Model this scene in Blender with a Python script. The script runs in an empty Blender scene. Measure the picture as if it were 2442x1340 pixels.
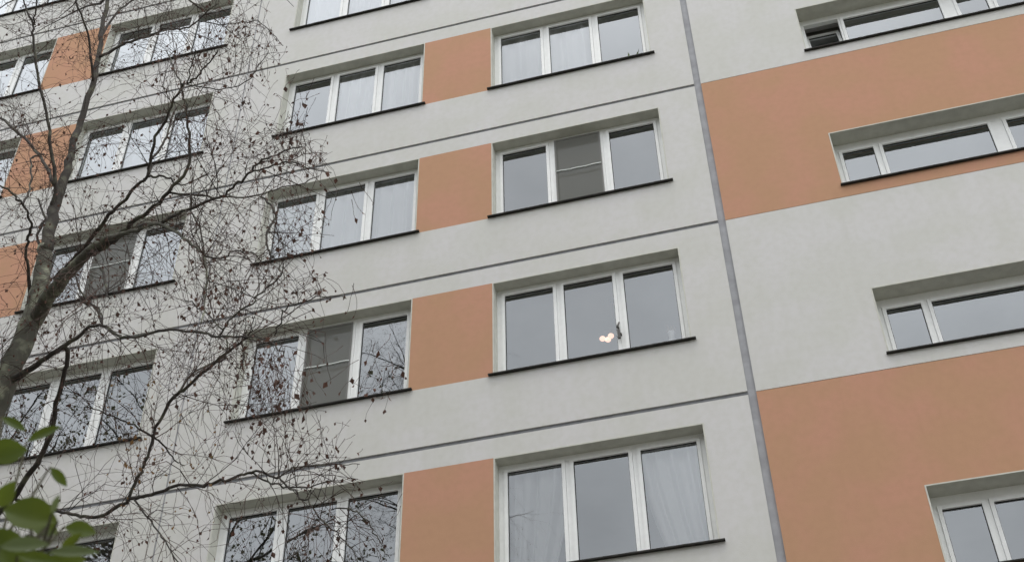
import bpy, math, random
from mathutils import Vector, Matrix, noise

# ------------------------------------------------------------------ camera
scene = bpy.context.scene
CAM_ROT = Matrix(((0.9655313698447048, 0.1862083311560779, 0.18186707028452476),
                  (0.2598387427641129, -0.6485734257819562, -0.7154273821487562),
                  (-0.015264390081919467, 0.7380236912034231, -0.674602126899924)))
CAM_POS = Vector((0.28627807, -12.23934256, -9.08424909))
FOC = 3075.6334                      # focal length in photograph pixels (2442 wide)
# the basis above is right, up, back once its second column is flipped into place
cam_data = bpy.data.cameras.new('camera')
cam = bpy.data.objects.new('camera', cam_data)
scene.collection.objects.link(cam)
cam.matrix_world = Matrix.Translation(CAM_POS) @ CAM_ROT.to_4x4()
cam_data.sensor_width = 36
cam_data.lens = FOC / 2442 * 36
cam_data.clip_start = 0.05
cam_data.clip_end = 2000
cam_data.dof.use_dof = True
cam_data.dof.focus_distance = 13.5
cam_data.dof.aperture_fstop = 12.5
scene.camera = cam

# ------------------------------------------------------------------ sky, sun, exposure
SUN_EL, SUN_ROT = math.radians(76), math.radians(168)
world = bpy.data.worlds.new("World")
scene.world = world
world.use_nodes = True
wn, wl = world.node_tree.nodes, world.node_tree.links
wn.clear()
sky = wn.new('ShaderNodeTexSky'); sky.sky_type = 'NISHITA'; sky.sun_disc = False
sky.sun_elevation = SUN_EL; sky.sun_rotation = SUN_ROT
sky.air_density = 1.0; sky.dust_density = 4.0; sky.ozone_density = 1.0
tc = wn.new('ShaderNodeTexCoord')
cl = wn.new('ShaderNodeTexNoise'); cl.inputs['Scale'].default_value = 4.2; cl.inputs['Detail'].default_value = 5
cr = wn.new('ShaderNodeMapRange'); cr.inputs['From Min'].default_value = .3; cr.inputs['From Max'].default_value = .7
cr.inputs['To Min'].default_value = 0.76; cr.inputs['To Max'].default_value = 1.20
wl.new(tc.outputs['Generated'], cl.inputs['Vector']); wl.new(cl.outputs['Fac'], cr.inputs['Value'])
cloud = wn.new('ShaderNodeVectorMath'); cloud.operation = 'SCALE'; cloud.inputs[0].default_value = (11.3, 11.5, 11.7)
wl.new(cr.outputs['Result'], cloud.inputs['Scale'])
mx = wn.new('ShaderNodeMix'); mx.data_type = 'RGBA'; mx.inputs[0].default_value = 0.86
wl.new(sky.outputs['Color'], mx.inputs[6]); wl.new(cloud.outputs[0], mx.inputs[7])
bg = wn.new('ShaderNodeBackground'); bg.inputs['Strength'].default_value = 0.10
wo = wn.new('ShaderNodeOutputWorld')
wl.new(mx.outputs[2], bg.inputs['Color']); wl.new(bg.outputs[0], wo.inputs['Surface'])

sun_data = bpy.data.lights.new('sun', 'SUN'); sun_data.energy = 0.8; sun_data.angle = math.radians(30)
sun_data.color = (1.0, .965, .90)
sun = bpy.data.objects.new('sun', sun_data); scene.collection.objects.link(sun)
sd = Vector((math.sin(SUN_ROT) * math.cos(SUN_EL), math.cos(SUN_ROT) * math.cos(SUN_EL), math.sin(SUN_EL)))
sun.rotation_euler = sd.to_track_quat('Z', 'Y').to_euler()

vs = scene.view_settings
vs.view_transform = 'Standard'; vs.look = 'None'; vs.gamma = 1; vs.use_curve_mapping = False
vs.exposure = 0.69
scene.render.filter_size = 2.2
scene.cycles.max_bounces = 10
scene.cycles.transparent_max_bounces = 16

COL = scene.collection
PI = math.pi


# ------------------------------------------------------------------ helpers
def at(px, py, y):
    """point of the vertical plane y that the photograph shows at px,py"""
    d = CAM_ROT @ Vector(((px - 1221) / FOC, -(py - 670) / FOC, -1.0))
    return CAM_POS + d * ((y - CAM_POS.y) / d.y)


def at_dist(px, py, dist):
    d = CAM_ROT @ Vector(((px - 1221) / FOC, -(py - 670) / FOC, -1.0))
    return CAM_POS + d.normalized() * dist


def pix(p):
    v = CAM_ROT.transposed() @ (p - CAM_POS)
    if v.z > -0.05: return (-9999, -9999)
    return (1221 + FOC * v.x / -v.z, 670 - FOC * v.y / -v.z)


def tag(o, label=None, cat=None, group=None, kind=None):
    if label: o['label'] = label
    if cat: o['category'] = cat
    if group: o['group'] = group
    if kind: o['kind'] = kind
    return o


def empty(name, loc=(0, 0, 0)):
    o = bpy.data.objects.new(name, None); COL.objects.link(o); o.location = loc
    o.empty_display_size = .2
    return o


class MB:
    def __init__(s): s.v = []; s.f = []; s.m = []

    def quad(s, a, b, c, d, mi=0):
        n = len(s.v); s.v += [a, b, c, d]; s.f.append((n, n + 1, n + 2, n + 3)); s.m.append(mi)

    def box(s, x0, x1, y0, y1, z0, z1, mi=0):
        n = len(s.v)
        s.v += [(x0, y0, z0), (x1, y0, z0), (x1, y1, z0), (x0, y1, z0), (x0, y0, z1), (x1, y0, z1), (x1, y1, z1), (x0, y1, z1)]
        for q in ((0, 3, 2, 1), (4, 5, 6, 7), (0, 1, 5, 4), (1, 2, 6, 5), (2, 3, 7, 6), (3, 0, 4, 7)):
            s.f.append(tuple(n + i for i in q)); s.m.append(mi)

    def tube(s, pts, rad, sides=6, cap=True):
        n0 = len(s.v); k = len(pts)
        prev = None
        for i, p in enumerate(pts):
            a = pts[max(i - 1, 0)]; b = pts[min(i + 1, k - 1)]
            t = (b - a)
            if t.length < 1e-9: t = Vector((0, 0, 1))
            t.normalize()
            if prev is None:
                u = t.orthogonal().normalized()
            else:
                u = prev - t * prev.dot(t)
                if u.length < 1e-6: u = t.orthogonal()
                u.normalize()
            prev = u
            w = t.cross(u); r = rad[i]
            for j in range(sides):
                an = 2 * PI * j / sides
                s.v.append(tuple(p + u * (r * math.cos(an)) + w * (r * math.sin(an))))
        for i in range(k - 1):
            for j in range(sides):
                a = n0 + i * sides + j; b = n0 + i * sides + (j + 1) % sides
                s.f.append((a, b, b + sides, a + sides)); s.m.append(0)
        if cap:
            s.f.append(tuple(n0 + j for j in reversed(range(sides)))); s.m.append(0)
            s.f.append(tuple(n0 + (k - 1) * sides + j for j in range(sides))); s.m.append(0)

    def ball(s, c, r, seg=14, rings=9, sz=1.0):
        n0 = len(s.v)
        s.v.append((c[0], c[1], c[2] + r * sz))
        for i in range(1, rings):
            th = PI * i / rings
            for j in range(seg):
                a = 2 * PI * j / seg
                s.v.append((c[0] + r * math.sin(th) * math.cos(a), c[1] + r * math.sin(th) * math.sin(a), c[2] + r * sz * math.cos(th)))
        s.v.append((c[0], c[1], c[2] - r * sz)); last = len(s.v) - 1
        for j in range(seg):
            s.f.append((n0, n0 + 1 + j, n0 + 1 + (j + 1) % seg)); s.m.append(0)
        for i in range(rings - 2):
            for j in range(seg):
                a = n0 + 1 + i * seg + j; b = n0 + 1 + i * seg + (j + 1) % seg
                s.f.append((a, a + seg, b + seg, b)); s.m.append(0)
        for j in range(seg):
            a = n0 + 1 + (rings - 2) * seg
            s.f.append((a + j, last, a + (j + 1) % seg)); s.m.append(0)

    def mesh(s, name, mats, smooth=False):
        me = bpy.data.meshes.new(name); me.from_pydata(s.v, [], s.f)
        if not isinstance(mats, (list, tuple)): mats = [mats]
        for m in mats: me.materials.append(m)
        if len(mats) > 1: me.polygons.foreach_set('material_index', s.m)
        if smooth: me.polygons.foreach_set('use_smooth', [True] * len(me.polygons))
        me.update()
        return me

    def build(s, name, mats, parent=None, loc=None, smooth=False):
        return link(name, s.mesh(name, mats, smooth), parent, loc)


def link(name, me, parent=None, loc=None):
    o = bpy.data.objects.new(name, me); COL.objects.link(o)
    if parent: o.parent = parent
    if loc: o.location = loc
    return o


# ------------------------------------------------------------------ materials
def mat(name, base, rough=.8, var=0.0, scale=1.0, detail=4, bump=0.0, bscale=60., spec=.3, col2=None, lo=.35, hi=.65, stretch=None, metal=0.0):
    m = bpy.data.materials.new(name); m.use_nodes = True
    n, l = m.node_tree.nodes, m.node_tree.links
    b = n['Principled BSDF']; b.inputs['Roughness'].default_value = rough
    b.inputs['Specular IOR Level'].default_value = spec; b.inputs['Metallic'].default_value = metal
    c = base + (1,) if len(base) == 3 else base
    b.inputs['Base Color'].default_value = c
    if var or col2:
        g = n.new('ShaderNodeNewGeometry')
        mp = n.new('ShaderNodeMapping')
        if stretch: mp.inputs['Scale'].default_value = stretch
        l.new(g.outputs['Position'], mp.inputs['Vector'])
        t = n.new('ShaderNodeTexNoise'); t.inputs['Scale'].default_value = scale; t.inputs['Detail'].default_value = detail
        l.new(mp.outputs[0], t.inputs['Vector'])
        r = n.new('ShaderNodeMapRange'); r.inputs['From Min'].default_value = lo; r.inputs['From Max'].default_value = hi
        l.new(t.outputs['Fac'], r.inputs['Value'])
        x = n.new('ShaderNodeMix'); x.data_type = 'RGBA'
        c2 = col2 if col2 else tuple(v * (1 - var) for v in base)
        x.inputs[6].default_value = c; x.inputs[7].default_value = tuple(c2[:3]) + (1,)
        l.new(r.outputs['Result'], x.inputs[0]); l.new(x.outputs[2], b.inputs['Base Color'])
    if bump:
        g2 = n.new('ShaderNodeNewGeometry')
        t2 = n.new('ShaderNodeTexNoise'); t2.inputs['Scale'].default_value = bscale; t2.inputs['Detail'].default_value = 3
        l.new(g2.outputs['Position'], t2.inputs['Vector'])
        bp = n.new('ShaderNodeBump'); bp.inputs['Strength'].default_value = bump; bp.inputs['Distance'].default_value = .004
        l.new(t2.outputs['Fac'], bp.inputs['Height']); l.new(bp.outputs[0], b.inputs['Normal'])
    return m


def stucco(name, c1, c2, c3):
    """mineral render: blotchy tone, faint rain streaks, granular relief"""
    m = bpy.data.materials.new(name); m.use_nodes = True
    n, l = m.node_tree.nodes, m.node_tree.links
    b = n['Principled BSDF']; b.inputs['Roughness'].default_value = .92; b.inputs['Specular IOR Level'].default_value = .15
    g = n.new('ShaderNodeNewGeometry')

    def nz(scale, detail, st=(1, 1, 1), lo=.35, hi=.65):
        mp = n.new('ShaderNodeMapping'); mp.inputs['Scale'].default_value = st
        l.new(g.outputs['Position'], mp.inputs['Vector'])
        t = n.new('ShaderNodeTexNoise'); t.inputs['Scale'].default_value = scale; t.inputs['Detail'].default_value = detail
        l.new(mp.outputs[0], t.inputs['Vector'])
        r = n.new('ShaderNodeMapRange'); r.inputs['From Min'].default_value = lo; r.inputs['From Max'].default_value = hi
        l.new(t.outputs['Fac'], r.inputs['Value']); return r.outputs['Result'], t.outputs['Fac']

    def mix(f, a, bb, k=None):
        x = n.new('ShaderNodeMix'); x.data_type = 'RGBA'
        if k is not None:
            mm = n.new('ShaderNodeMath'); mm.operation = 'MULTIPLY'; mm.inputs[1].default_value = k
            l.new(f, mm.inputs[0]); f = mm.outputs[0]
        l.new(f, x.inputs[0])
        for i, s in ((6, a), (7, bb)):
            if isinstance(s, tuple): x.inputs[i].default_value = s + (1,)
            else: l.new(s, x.inputs[i])
        return x.outputs[2]
    big, _ = nz(1.15, 5, (1, 1, 1), .42, .60)
    c = mix(big, c1, c2)
    st, _ = nz(2.2, 4, (2.6, 1, .22), .52, .78)
    c = mix(st, c, c3, .2)
    mid, _ = nz(11., 5, (1, 1, 1), .4, .7)
    c = mix(mid, c, c3, .32)
    fine, raw = nz(140., 2, (1, 1, 1), .3, .7)
    c = mix(fine, c, c3, .10)
    l.new(c, b.inputs['Base Color'])
    bp = n.new('ShaderNodeBump'); bp.inputs['Strength'].default_value = .5; bp.inputs['Distance'].default_value = .004
    l.new(raw, bp.inputs['Height']); l.new(bp.outputs[0], b.inputs['Normal'])
    return m


def glass(name, tint=(1, 1, 1), k=4.5, rough=.0, wav=.0012):
    m = bpy.data.materials.new(name); m.use_nodes = True
    n, l = m.node_tree.nodes, m.node_tree.links
    n.remove(n['Principled BSDF']); out = n['Material Output']
    tr = n.new('ShaderNodeBsdfTransparent'); tr.inputs[0].default_value = tuple(.97 * t for t in tint) + (1,)
    gl = n.new('ShaderNodeBsdfGlossy'); gl.inputs['Roughness'].default_value = rough; gl.inputs['Color'].default_value = (.93, .97, 1.0, 1)
    fr = n.new('ShaderNodeFresnel'); fr.inputs['IOR'].default_value = 1.5
    mu = n.new('ShaderNodeMath'); mu.operation = 'MULTIPLY'; mu.inputs[1].default_value = k; mu.use_clamp = True
    mxs = n.new('ShaderNodeMixShader')
    g = n.new('ShaderNodeNewGeometry')
    t = n.new('ShaderNodeTexNoise'); t.inputs['Scale'].default_value = 2.2; t.inputs['Detail'].default_value = 1
    l.new(g.outputs['Position'], t.inputs['Vector'])
    bp = n.new('ShaderNodeBump'); bp.inputs['Strength'].default_value = 1; bp.inputs['Distance'].default_value = wav
    l.new(t.outputs['Fac'], bp.inputs['Height']); l.new(bp.outputs[0], gl.inputs['Normal'])
    l.new(fr.outputs[0], mu.inputs[0]); l.new(mu.outputs[0], mxs.inputs[0])
    l.new(tr.outputs[0], mxs.inputs[1]); l.new(gl.outputs[0], mxs.inputs[2]); l.new(mxs.outputs[0], out.inputs['Surface'])
    return m


def sheer(name, col, opacity, trans=.45):
    m = bpy.data.materials.new(name); m.use_nodes = True
    n, l = m.node_tree.nodes, m.node_tree.links
    n.remove(n['Principled BSDF']); out = n['Material Output']
    d = n.new('ShaderNodeBsdfDiffuse'); d.inputs[0].default_value = col + (1,)
    t = n.new('ShaderNodeBsdfTranslucent'); t.inputs[0].default_value = col + (1,)
    a = n.new('ShaderNodeMixShader'); a.inputs[0].default_value = trans
    l.new(d.outputs[0], a.inputs[1]); l.new(t.outputs[0], a.inputs[2])
    tr = n.new('ShaderNodeBsdfTransparent')
    b = n.new('ShaderNodeMixShader'); b.inputs[0].default_value = opacity
    l.new(tr.outputs[0], b.inputs[1]); l.new(a.outputs[0], b.inputs[2]); l.new(b.outputs[0], out.inputs['Surface'])
    return m


def leaf_mat(name, c1, c2, scale=3., rough=.45):
    m = mat(name, c1, rough, col2=c2, scale=scale, detail=3, spec=.35)
    n, l = m.node_tree.nodes, m.node_tree.links
    b = n['Principled BSDF']; out = n['Material Output']
    t = n.new('ShaderNodeBsdfTranslucent'); t.inputs[0].default_value = tuple(min(1, v * 1.6) for v in c1) + (1,)
    x = n.new('ShaderNodeMixShader'); x.inputs[0].default_value = .3
    l.new(b.outputs[0], x.inputs[1]); l.new(t.outputs[0], x.inputs[2]); l.new(x.outputs[0], out.inputs['Surface'])
    return m


M = {}
M['white'] = stucco('render_offwhite', (.605, .602, .575), (.635, .625, .622), (.52, .515, .47))
M['orange'] = stucco('render_terracotta', (.490, .288, .180), (.525, .284, .196), (.43, .250, .155))
M['reveal'] = mat('reveal_render', (.60, .60, .54), .9, var=.12, scale=9, bump=.3)
M['seal'] = mat('joint_sealant', (.25, .255, .27), .9, var=.25, scale=8)
M['seal_wide'] = mat('joint_sealant_wide', (.40, .405, .43), .9, var=.2, scale=6)
M['pvc'] = mat('window_pvc', (.86, .87, .86), .35, var=.05, scale=14, spec=.5)
M['gasket'] = mat('rubber_gasket', (.02, .02, .02), .6)
M['sill'] = mat('sill_metal', (.045, .043, .040), .75, var=.4, scale=12, spec=.12)
M['glass'] = glass('double_glazing')
M['glassR'] = glass('double_glazing_stair', tint=(.97, 1, .99), k=4.9)
M['room'] = mat('room_plaster', (.36, .34, .31), .9, var=.15, scale=2)
M['curtain'] = sheer('sheer_curtain', (.93, .94, .94), .90, .28)
M['curtain_thick'] = sheer('thick_curtain', (.84, .86, .90), .97, .30)
M['net'] = sheer('insect_mesh', (.26, .26, .235), .68, .3)
M['netframe'] = mat('screen_frame', (.16, .16, .15), .5)
M['bar'] = mat('white_bar', (.74, .78, .76), .4)
M['bark'] = mat('birch_bark', (.085, .083, .066), .9, col2=(.24, .25, .185), scale=8, detail=8, bump=1.0, bscale=30, lo=.50, hi=.66)
M['bark_limb'] = mat('limb_bark', (.046, .040, .035), .85, col2=(.14, .14, .10), scale=9, detail=5, bump=.7, bscale=50, lo=.5, hi=.75)
M['twig'] = mat('twig_bark', (.036, .027, .023), .8, col2=(.10, .062, .050), scale=3, detail=2)
M['dry'] = leaf_mat('dry_leaf', (.050, .030, .024), (.13, .058, .038), 1.4, .7)
M['ochre'] = leaf_mat('ochre_leaf', (.20, .11, .045), (.12, .095, .03), 1.6, .6)
M['olive'] = leaf_mat('olive_dry_leaf', (.15, .15, .085), (.11, .09, .06), 1.6, .6)
M['greybark'] = mat('grey_bark', (.13, .125, .105), .9, var=.4, scale=6)
M['green'] = leaf_mat('green_leaf', (.092, .122, .014), (.045, .075, .010), 9., .4)
M['green2'] = leaf_mat('pale_green_leaf', (.11, .14, .055), (.08, .11, .04), 9., .45)
M['stem'] = mat('shrub_stem', (.07, .065, .035), .8, var=.3, scale=20)
M['grass'] = mat('lawn', (.09, .10, .05), .95, col2=(.13, .12, .08), scale=.7, detail=8, bump=.6, bscale=20)
M['asphalt'] = mat('asphalt', (.16, .155, .145), .9, var=.25, scale=2, detail=8, bump=.5)
M['kerb'] = mat('kerb_concrete', (.30, .30, .29), .9, var=.2, scale=3, bump=.4)
M['roof'] = mat('roof_felt', (.06, .06, .06), .9, var=.3, scale=2)
M['plinth'] = mat('plinth_concrete', (.22, .21, .20), .9, var=.2, scale=2, bump=.4)
M['lampmetal'] = mat('lamp_metal', (.03, .025, .02), .35, spec=.6)
mg = bpy.data.materials.new('lit_glass_shade'); mg.use_nodes = True
pb = mg.node_tree.nodes['Principled BSDF']
pb.inputs['Base Color'].default_value = (.9, .8, .7, 1); pb.inputs['Emission Color'].default_value = (1.0, .58, .42, 1)
pb.inputs['Emission Strength'].default_value = .72
M['lit'] = mg

# ------------------------------------------------------------------ ground
GZ = -10.7
FH = 2.8
g = MB(); g.quad((-600, -600, GZ), (600, -600, GZ), (600, 600, GZ), (-600, 600, GZ))
tag(g.build('ground', M['grass']), kind='structure')
p = MB(); p.box(-40, 25, -14.2, -1.6, GZ - .1, GZ + .03); tag(p.build('pavement', M['asphalt']), kind='structure')  # unseen; laid wide and paler than the lawn to bounce light into soffits
p = MB(); p.box(-60, 40, -22, -15.5, GZ - .1, GZ + .02); tag(p.build('road', M['asphalt']), kind='structure')
p = MB()
for i in range(50): p.box(-30 + i * 1.0, -29.012 + i * 1.0, -15.5, -15.35, GZ - .1, GZ + .14)
tag(p.build('kerb', M['kerb']), kind='structure')

# ------------------------------------------------------------------ apartment building
P = 7.37
B0, B1, A0, A1 = -3.097, -.587, -6.663, -4.211
ZT, ZB = 2.485, .917
R0, R1, RT, RB = 1.607, 5.86, 1.228, .199
RW = 7.45
ROWS = range(-3, 5)
TH = .32
bld = empty('apartment_building', (-4, 0, GZ))
tag(bld, 'multi-storey panel apartment block in off-white render with terracotta bands and white-framed windows', 'building')
BO = -Vector(bld.location)


def bpart(name, me, x=0, z=0, y=0):
    o = link(name, me, bld); o.location = BO + Vector((x, y, z)); return o


def panel_mesh(name, xs, zs, solid, m, thick=TH):
    """slab cut out of a grid of cells, with its own edge and reveal faces"""
    mb = MB(); nx, nz = len(xs) - 1, len(zs) - 1
    S = lambda i, k: 0 <= i < nx and 0 <= k < nz and solid(i, k)
    for i in range(nx):
        for k in range(nz):
            if not S(i, k): continue
            x0, x1, z0, z1 = xs[i], xs[i + 1], zs[k], zs[k + 1]
            mb.quad((x0, 0, z0), (x1, 0, z0), (x1, 0, z1), (x0, 0, z1))
            mb.quad((x1, thick, z0), (x0, thick, z0), (x0, thick, z1), (x1, thick, z1))
            if not S(i - 1, k): mb.quad((x0, thick, z0), (x0, 0, z0), (x0, 0, z1), (x0, thick, z1))
            if not S(i + 1, k): mb.quad((x1, 0, z0), (x1, thick, z0), (x1, thick, z1), (x1, 0, z1))
            if not S(i, k - 1): mb.quad((x0, thick, z0), (x1, thick, z0), (x1, 0, z0), (x0, 0, z0))
            if not S(i, k + 1): mb.quad((x0, 0, z1), (x1, 0, z1), (x1, thick, z1), (x0, thick, z1))
    return mb.mesh(name, m)


G = .028                                                       # half of a joint
wall_me = panel_mesh('wall_panel', [-P - .010, A0, A1, B0, B1, -.035], [G, ZB, ZT, FH - G],
                     lambda i, k: not (k == 1 and i in (1, 2, 3)), M['white'])
orange_me = panel_mesh('terracotta_panel', [A1, B0], [ZB, ZT], lambda i, k: True, M['orange'])
GR = .004
stair_xs = [.062, R0, R1, RW]; stair_zs = [GR, RB, RT, FH - GR]
stair_w = panel_mesh('stair_panel', stair_xs, stair_zs, lambda i, k: not (k == 1 and i == 1), M['white'], .5)
stair_o = panel_mesh('stair_panel_terracotta', stair_xs, stair_zs, lambda i, k: not (k == 1 and i == 1), M['orange'], .5)


def reveal_mesh(name, w, h, d, m, t=.016):
    mb = MB()
    mb.box(-.0, t, -.003, d, 0, h); mb.box(w - t, w, -.003, d, 0, h)
    mb.box(t, w - t, -.003, d, h - t, h)
    mb.box(t, w - t, .02, d, 0, t)
    return mb.mesh(name, m)


def sill_mesh(w, proj, d, ext=.055):
    mb = MB()
    mb.box(-ext, w + ext, -proj, -.004, 0, .017)             # folded drip edge
    mb.box(.017, w - .017, -.004, d, .019, .034)
    return mb.mesh('sill', M['sill'])


D1, D2 = .175, .25


def make_window_meshes(w, h, depth, bays, head, side, fr=.055):
    """bays: list of (x0, x1) glass spans in opening coordinates; returns frame, sash meshes, pane meshes"""
    f = MB(); y0, y1 = depth, depth + .07
    t = .016
    f.box(t, w - t, y0, y1, h - head + .045, h - t); f.box(t, w - t, y0, y1, .034, .034 + fr)
    edges = [t]
    for a, b in zip(bays[:-1], bays[1:]): edges += [(a[1] + b[0]) / 2]
    edges += [w - t]
    f.box(t, bays[0][0] - .045, y0 + .001, y1, .034 + fr, h - head + .045)
    f.box(bays[-1][1] + .045, w - t, y0 + .001, y1, .034 + fr, h - head + .045)
    for i, (a, b) in enumerate(zip(bays[:-1], bays[1:])):
        c0, c1 = a[1] + .045, b[0] - .045
        if c1 - c0 < .02: c = (c0 + c1) / 2; c0, c1 = c - .012, c + .012
        f.box(c0, c1, y0 + .001, y1, .034 + fr, h - head + .045)
    frame = f.mesh('window', M['pvc'])
    sashes, panes = [], []
    zb, zt = .034 + fr + .045, h - head
    for (a, b) in bays:
        s = MB(); yy0, yy1 = y0 - .014, y1 - .02; q = .043
        s.box(a - q, b + q, yy0, yy1, zt, zt + q); s.box(a - q, b + q, yy0, yy1, zb - q, zb)
        s.box(a - q, a, yy0, yy1, zb, zt); s.box(b, b + q, yy0, yy1, zb, zt)
        # gasket round the glass
        gk = .007; yg = y0 + .012
        s.box(a, b, yg, yg + .01, zt - gk, zt, 1); s.box(a, b, yg, yg + .01, zb, zb + gk, 1)
        s.box(a, a + gk, yg, yg + .01, zb + gk, zt - gk, 1); s.box(b - gk, b, yg, yg + .01, zb + gk, zt - gk, 1)
        sashes.append(s.mesh('sash', [M['pvc'], M['gasket']]))
        pn = MB(); pn.box(a + .0005, b - .0005, y0 + .020, y0 + .024, zb, zt)
        pnm = MB(); pnm.quad((a, y0 + .021, zb), (b, y0 + .021, zb), (b, y0 + .021, zt), (a, y0 + .021, zt))
        panes.append(pnm)
    return frame, sashes, panes, zb, zt


WB, WA = B1 - B0, A1 - A0
H1 = ZT - ZB


def thirds(w, side=.125, mul=.142):
    pw = (w - 2 * side - 2 * mul) / 3
    return [(side + i * (pw + mul), side + i * (pw + mul) + pw) for i in range(3)]


kinds = {}
for key, w, h, d, bays, head, gm in (
        ('B', WB, H1, D1, thirds(WB), .112, 'glass'),
        ('A', WA, H1, D1, thirds(WA), .112, 'glass'),
        ('R', R1 - R0, RT - RB, D2, [(.135, .545), (.665, 2.03), (2.265, 2.665), (2.785, 4.13)], .172, 'glassR')):
    fr_, sa_, pa_, zb_, zt_ = make_window_meshes(w, h, d, bays, head, .1)
    kinds[key] = dict(w=w, h=h, d=d, bays=bays, frame=fr_, sash=sa_, zb=zb_, zt=zt_,
                      pane=[q.mesh('pane', M[gm]) for q in pa_],
                      reveal=reveal_mesh('reveal', w, h, d, M['reveal']),
                      sill=sill_mesh(w, .047 if key != 'R' else .042, d - .002, .055 if key != 'R' else .02))
    a, b = bays[1]
    n_ = MB(); n_.quad((a + .01, d - .03, zb_ + .01), (b - .01, d - .03, zb_ + .01), (b - .01, d - .03, zt_ - .0), (a + .01, d - .03, zt_ - .0))
    kinds[key]['net'] = n_.mesh('insect_screen', M['net'])
    n_ = MB(); yy = d - .034
    n_.box(a - .012, a + .012, yy, yy + .012, zb_ - .01, zt_ + .03); n_.box(b - .012, b + .012, yy, yy + .012, zb_ - .01, zt_ + .03)
    n_.box(a + .012, b - .012, yy, yy + .012, zb_ - .01, zb_ + .012); n_.box(a + .012, b - .012, yy, yy + .012, zt_ + .0, zt_ + .03)
    kinds[key]['netframe'] = n_.mesh('screen_frame', M['netframe'])
    n_ = MB(); zc = (zb_ + zt_) / 2 + .02
    pts = [Vector((a + (b - a) * i / 10, yy - .004, zc +   .004 * math.sin(i * 1.7) - .008 * math.sin(PI * i / 10))) for i in range(11)]
    n_.tube(pts, [.012] * 11, 6)
    kinds[key]['bar'] = n_.mesh('screen_crossbar', M['bar'], True)


def room_mesh(w, h, d0):
    """inside-facing room behind a window"""
    mb = MB(); x0, x1, y0, y1, z0, z1 = -.5, w + .5, d0 + .075, 4.0, -.8, h + .17
    if h < 1.2: x0, x1, z0, z1, y1 = -.3, w + .3, -.12, h + .25, 3.2
    mb.quad((x0, y1, z0), (x1, y1, z0), (x1, y1, z1), (x0, y1, z1))
    mb.quad((x0, y0, z0), (x0, y1, z0), (x0, y1, z1), (x0, y0, z1))
    mb.quad((x1, y1, z0), (x1, y0, z0), (x1, y0, z1), (x1, y1, z1))
    mb.quad((x0, y0, z1), (x1, y0, z1), (x1, y1, z1), (x0, y1, z1))
    mb.quad((x0, y0, z0), (x0, y1, z0), (x1, y1, z0), (x1, y0, z0))
    for (a, b, c, e) in ((x0, 0, z0, z1), (w, x1, z0, z1), (0, w, z0, 0), (0, w, h, z1)):
        mb.quad((a, y0, c), (b, y0, c), (b, y0, e), (a, y0, e))
    return mb.mesh('room_interior', M['room'])


for key in kinds:
    k = kinds[key]; k['room'] = room_mesh(k['w'], k['h'], TH + .01 if key != 'R' else .51)


def window(key, x, z, net=False, tilted=False):
    k = kinds[key]
    wo_ = bpart('window', k['frame'], x, z)
    for name in ('reveal', 'sill'): link(name, k[name], wo_)
    for i, (s, pn) in enumerate(zip(k['sash'], k['pane'])):
        so, po = link('sash', s, wo_), link('pane', pn, wo_)
        if tilted and i == 0:
            piv = Vector((0, k['d'] + .03, k['zb'] - .04))
            mtx = Matrix.Translation(piv) @ Matrix.Rotation(-math.radians(15), 4, 'X') @ Matrix.Translation(-piv)
            so.matrix_local = mtx; po.matrix_local = mtx
    if net:
        link('insect_screen', k['net'], wo_); link('screen_frame', k['netframe'], wo_); link('screen_crossbar', k['bar'], wo_)
    bpart('room_interior', k['room'], x, z)
    return wo_


NETS = {('B', 0, 1), ('A', 0, 0), ('B', 1, 1)}
for col in range(0, 3):
    for r in ROWS:
        x, z = -P * col, r * FH
        bpart('wall_panel', wall_me, x, z); bpart('terracotta_panel', orange_me, x, z)
        for key, xo in (('B', B0), ('A', A0)):
            window(key, x + xo, z + ZB, net=(key, col, r) in NETS)
for r in ROWS:
    bpart('stair_panel', stair_w if r % 2 == 0 else stair_o, 0, r * FH)['label'] = \
        'off-white render storey band' if r % 2 == 0 else 'terracotta render storey band'
    window('R', R0, r * FH + RB, tilted=(r == 2))
# joints behind the panels
ztop, zbot = (ROWS[-1] + 1) * FH, ROWS[0] * FH
for r in range(ROWS[0], ROWS[-1] + 2):
    j = MB(); j.box(-3 * P - .01, -.036, .018, .20, -.034, .034); o = j.build('joint', M['seal'], bld); o.location = BO + Vector((0, 0, r * FH))
for c in range(1, 4):
    for r in ROWS:
        j = MB(); j.box(-.040, -.005, .014, .19, .035, FH - .035); o = j.build('joint', M['seal_wide'], bld); o.location = BO + Vector((-P * c, 0, r * FH))
j = MB(); j.box(-.0345, .0615, .030, .3, zbot, ztop); o = j.build('wide_joint', M['seal_wide'], bld); o.location = BO
# plinth, roof, side and back walls
j = MB(); j.box(-3 * P, RW, .03, .5, GZ - .3, zbot - .01); j.build('plinth', M['plinth'], bld).location = BO
j = MB(); j.box(-3 * P - .1, RW + .1, -.12, 12.1, ztop + .03, ztop + .28); j.build('roof', M['roof'], bld).location = BO
j = MB(); j.box(-3 * P - .02, -3 * P + .2, .34, 12, GZ, ztop + .02); j.box(RW + .01, RW + .25, .0, 12, GZ, ztop + .02); j.box(-3 * P + .2, RW, 11.7, 12, GZ, ztop + .02)
j.build('end_wall', M['white'], bld).location = BO

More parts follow.
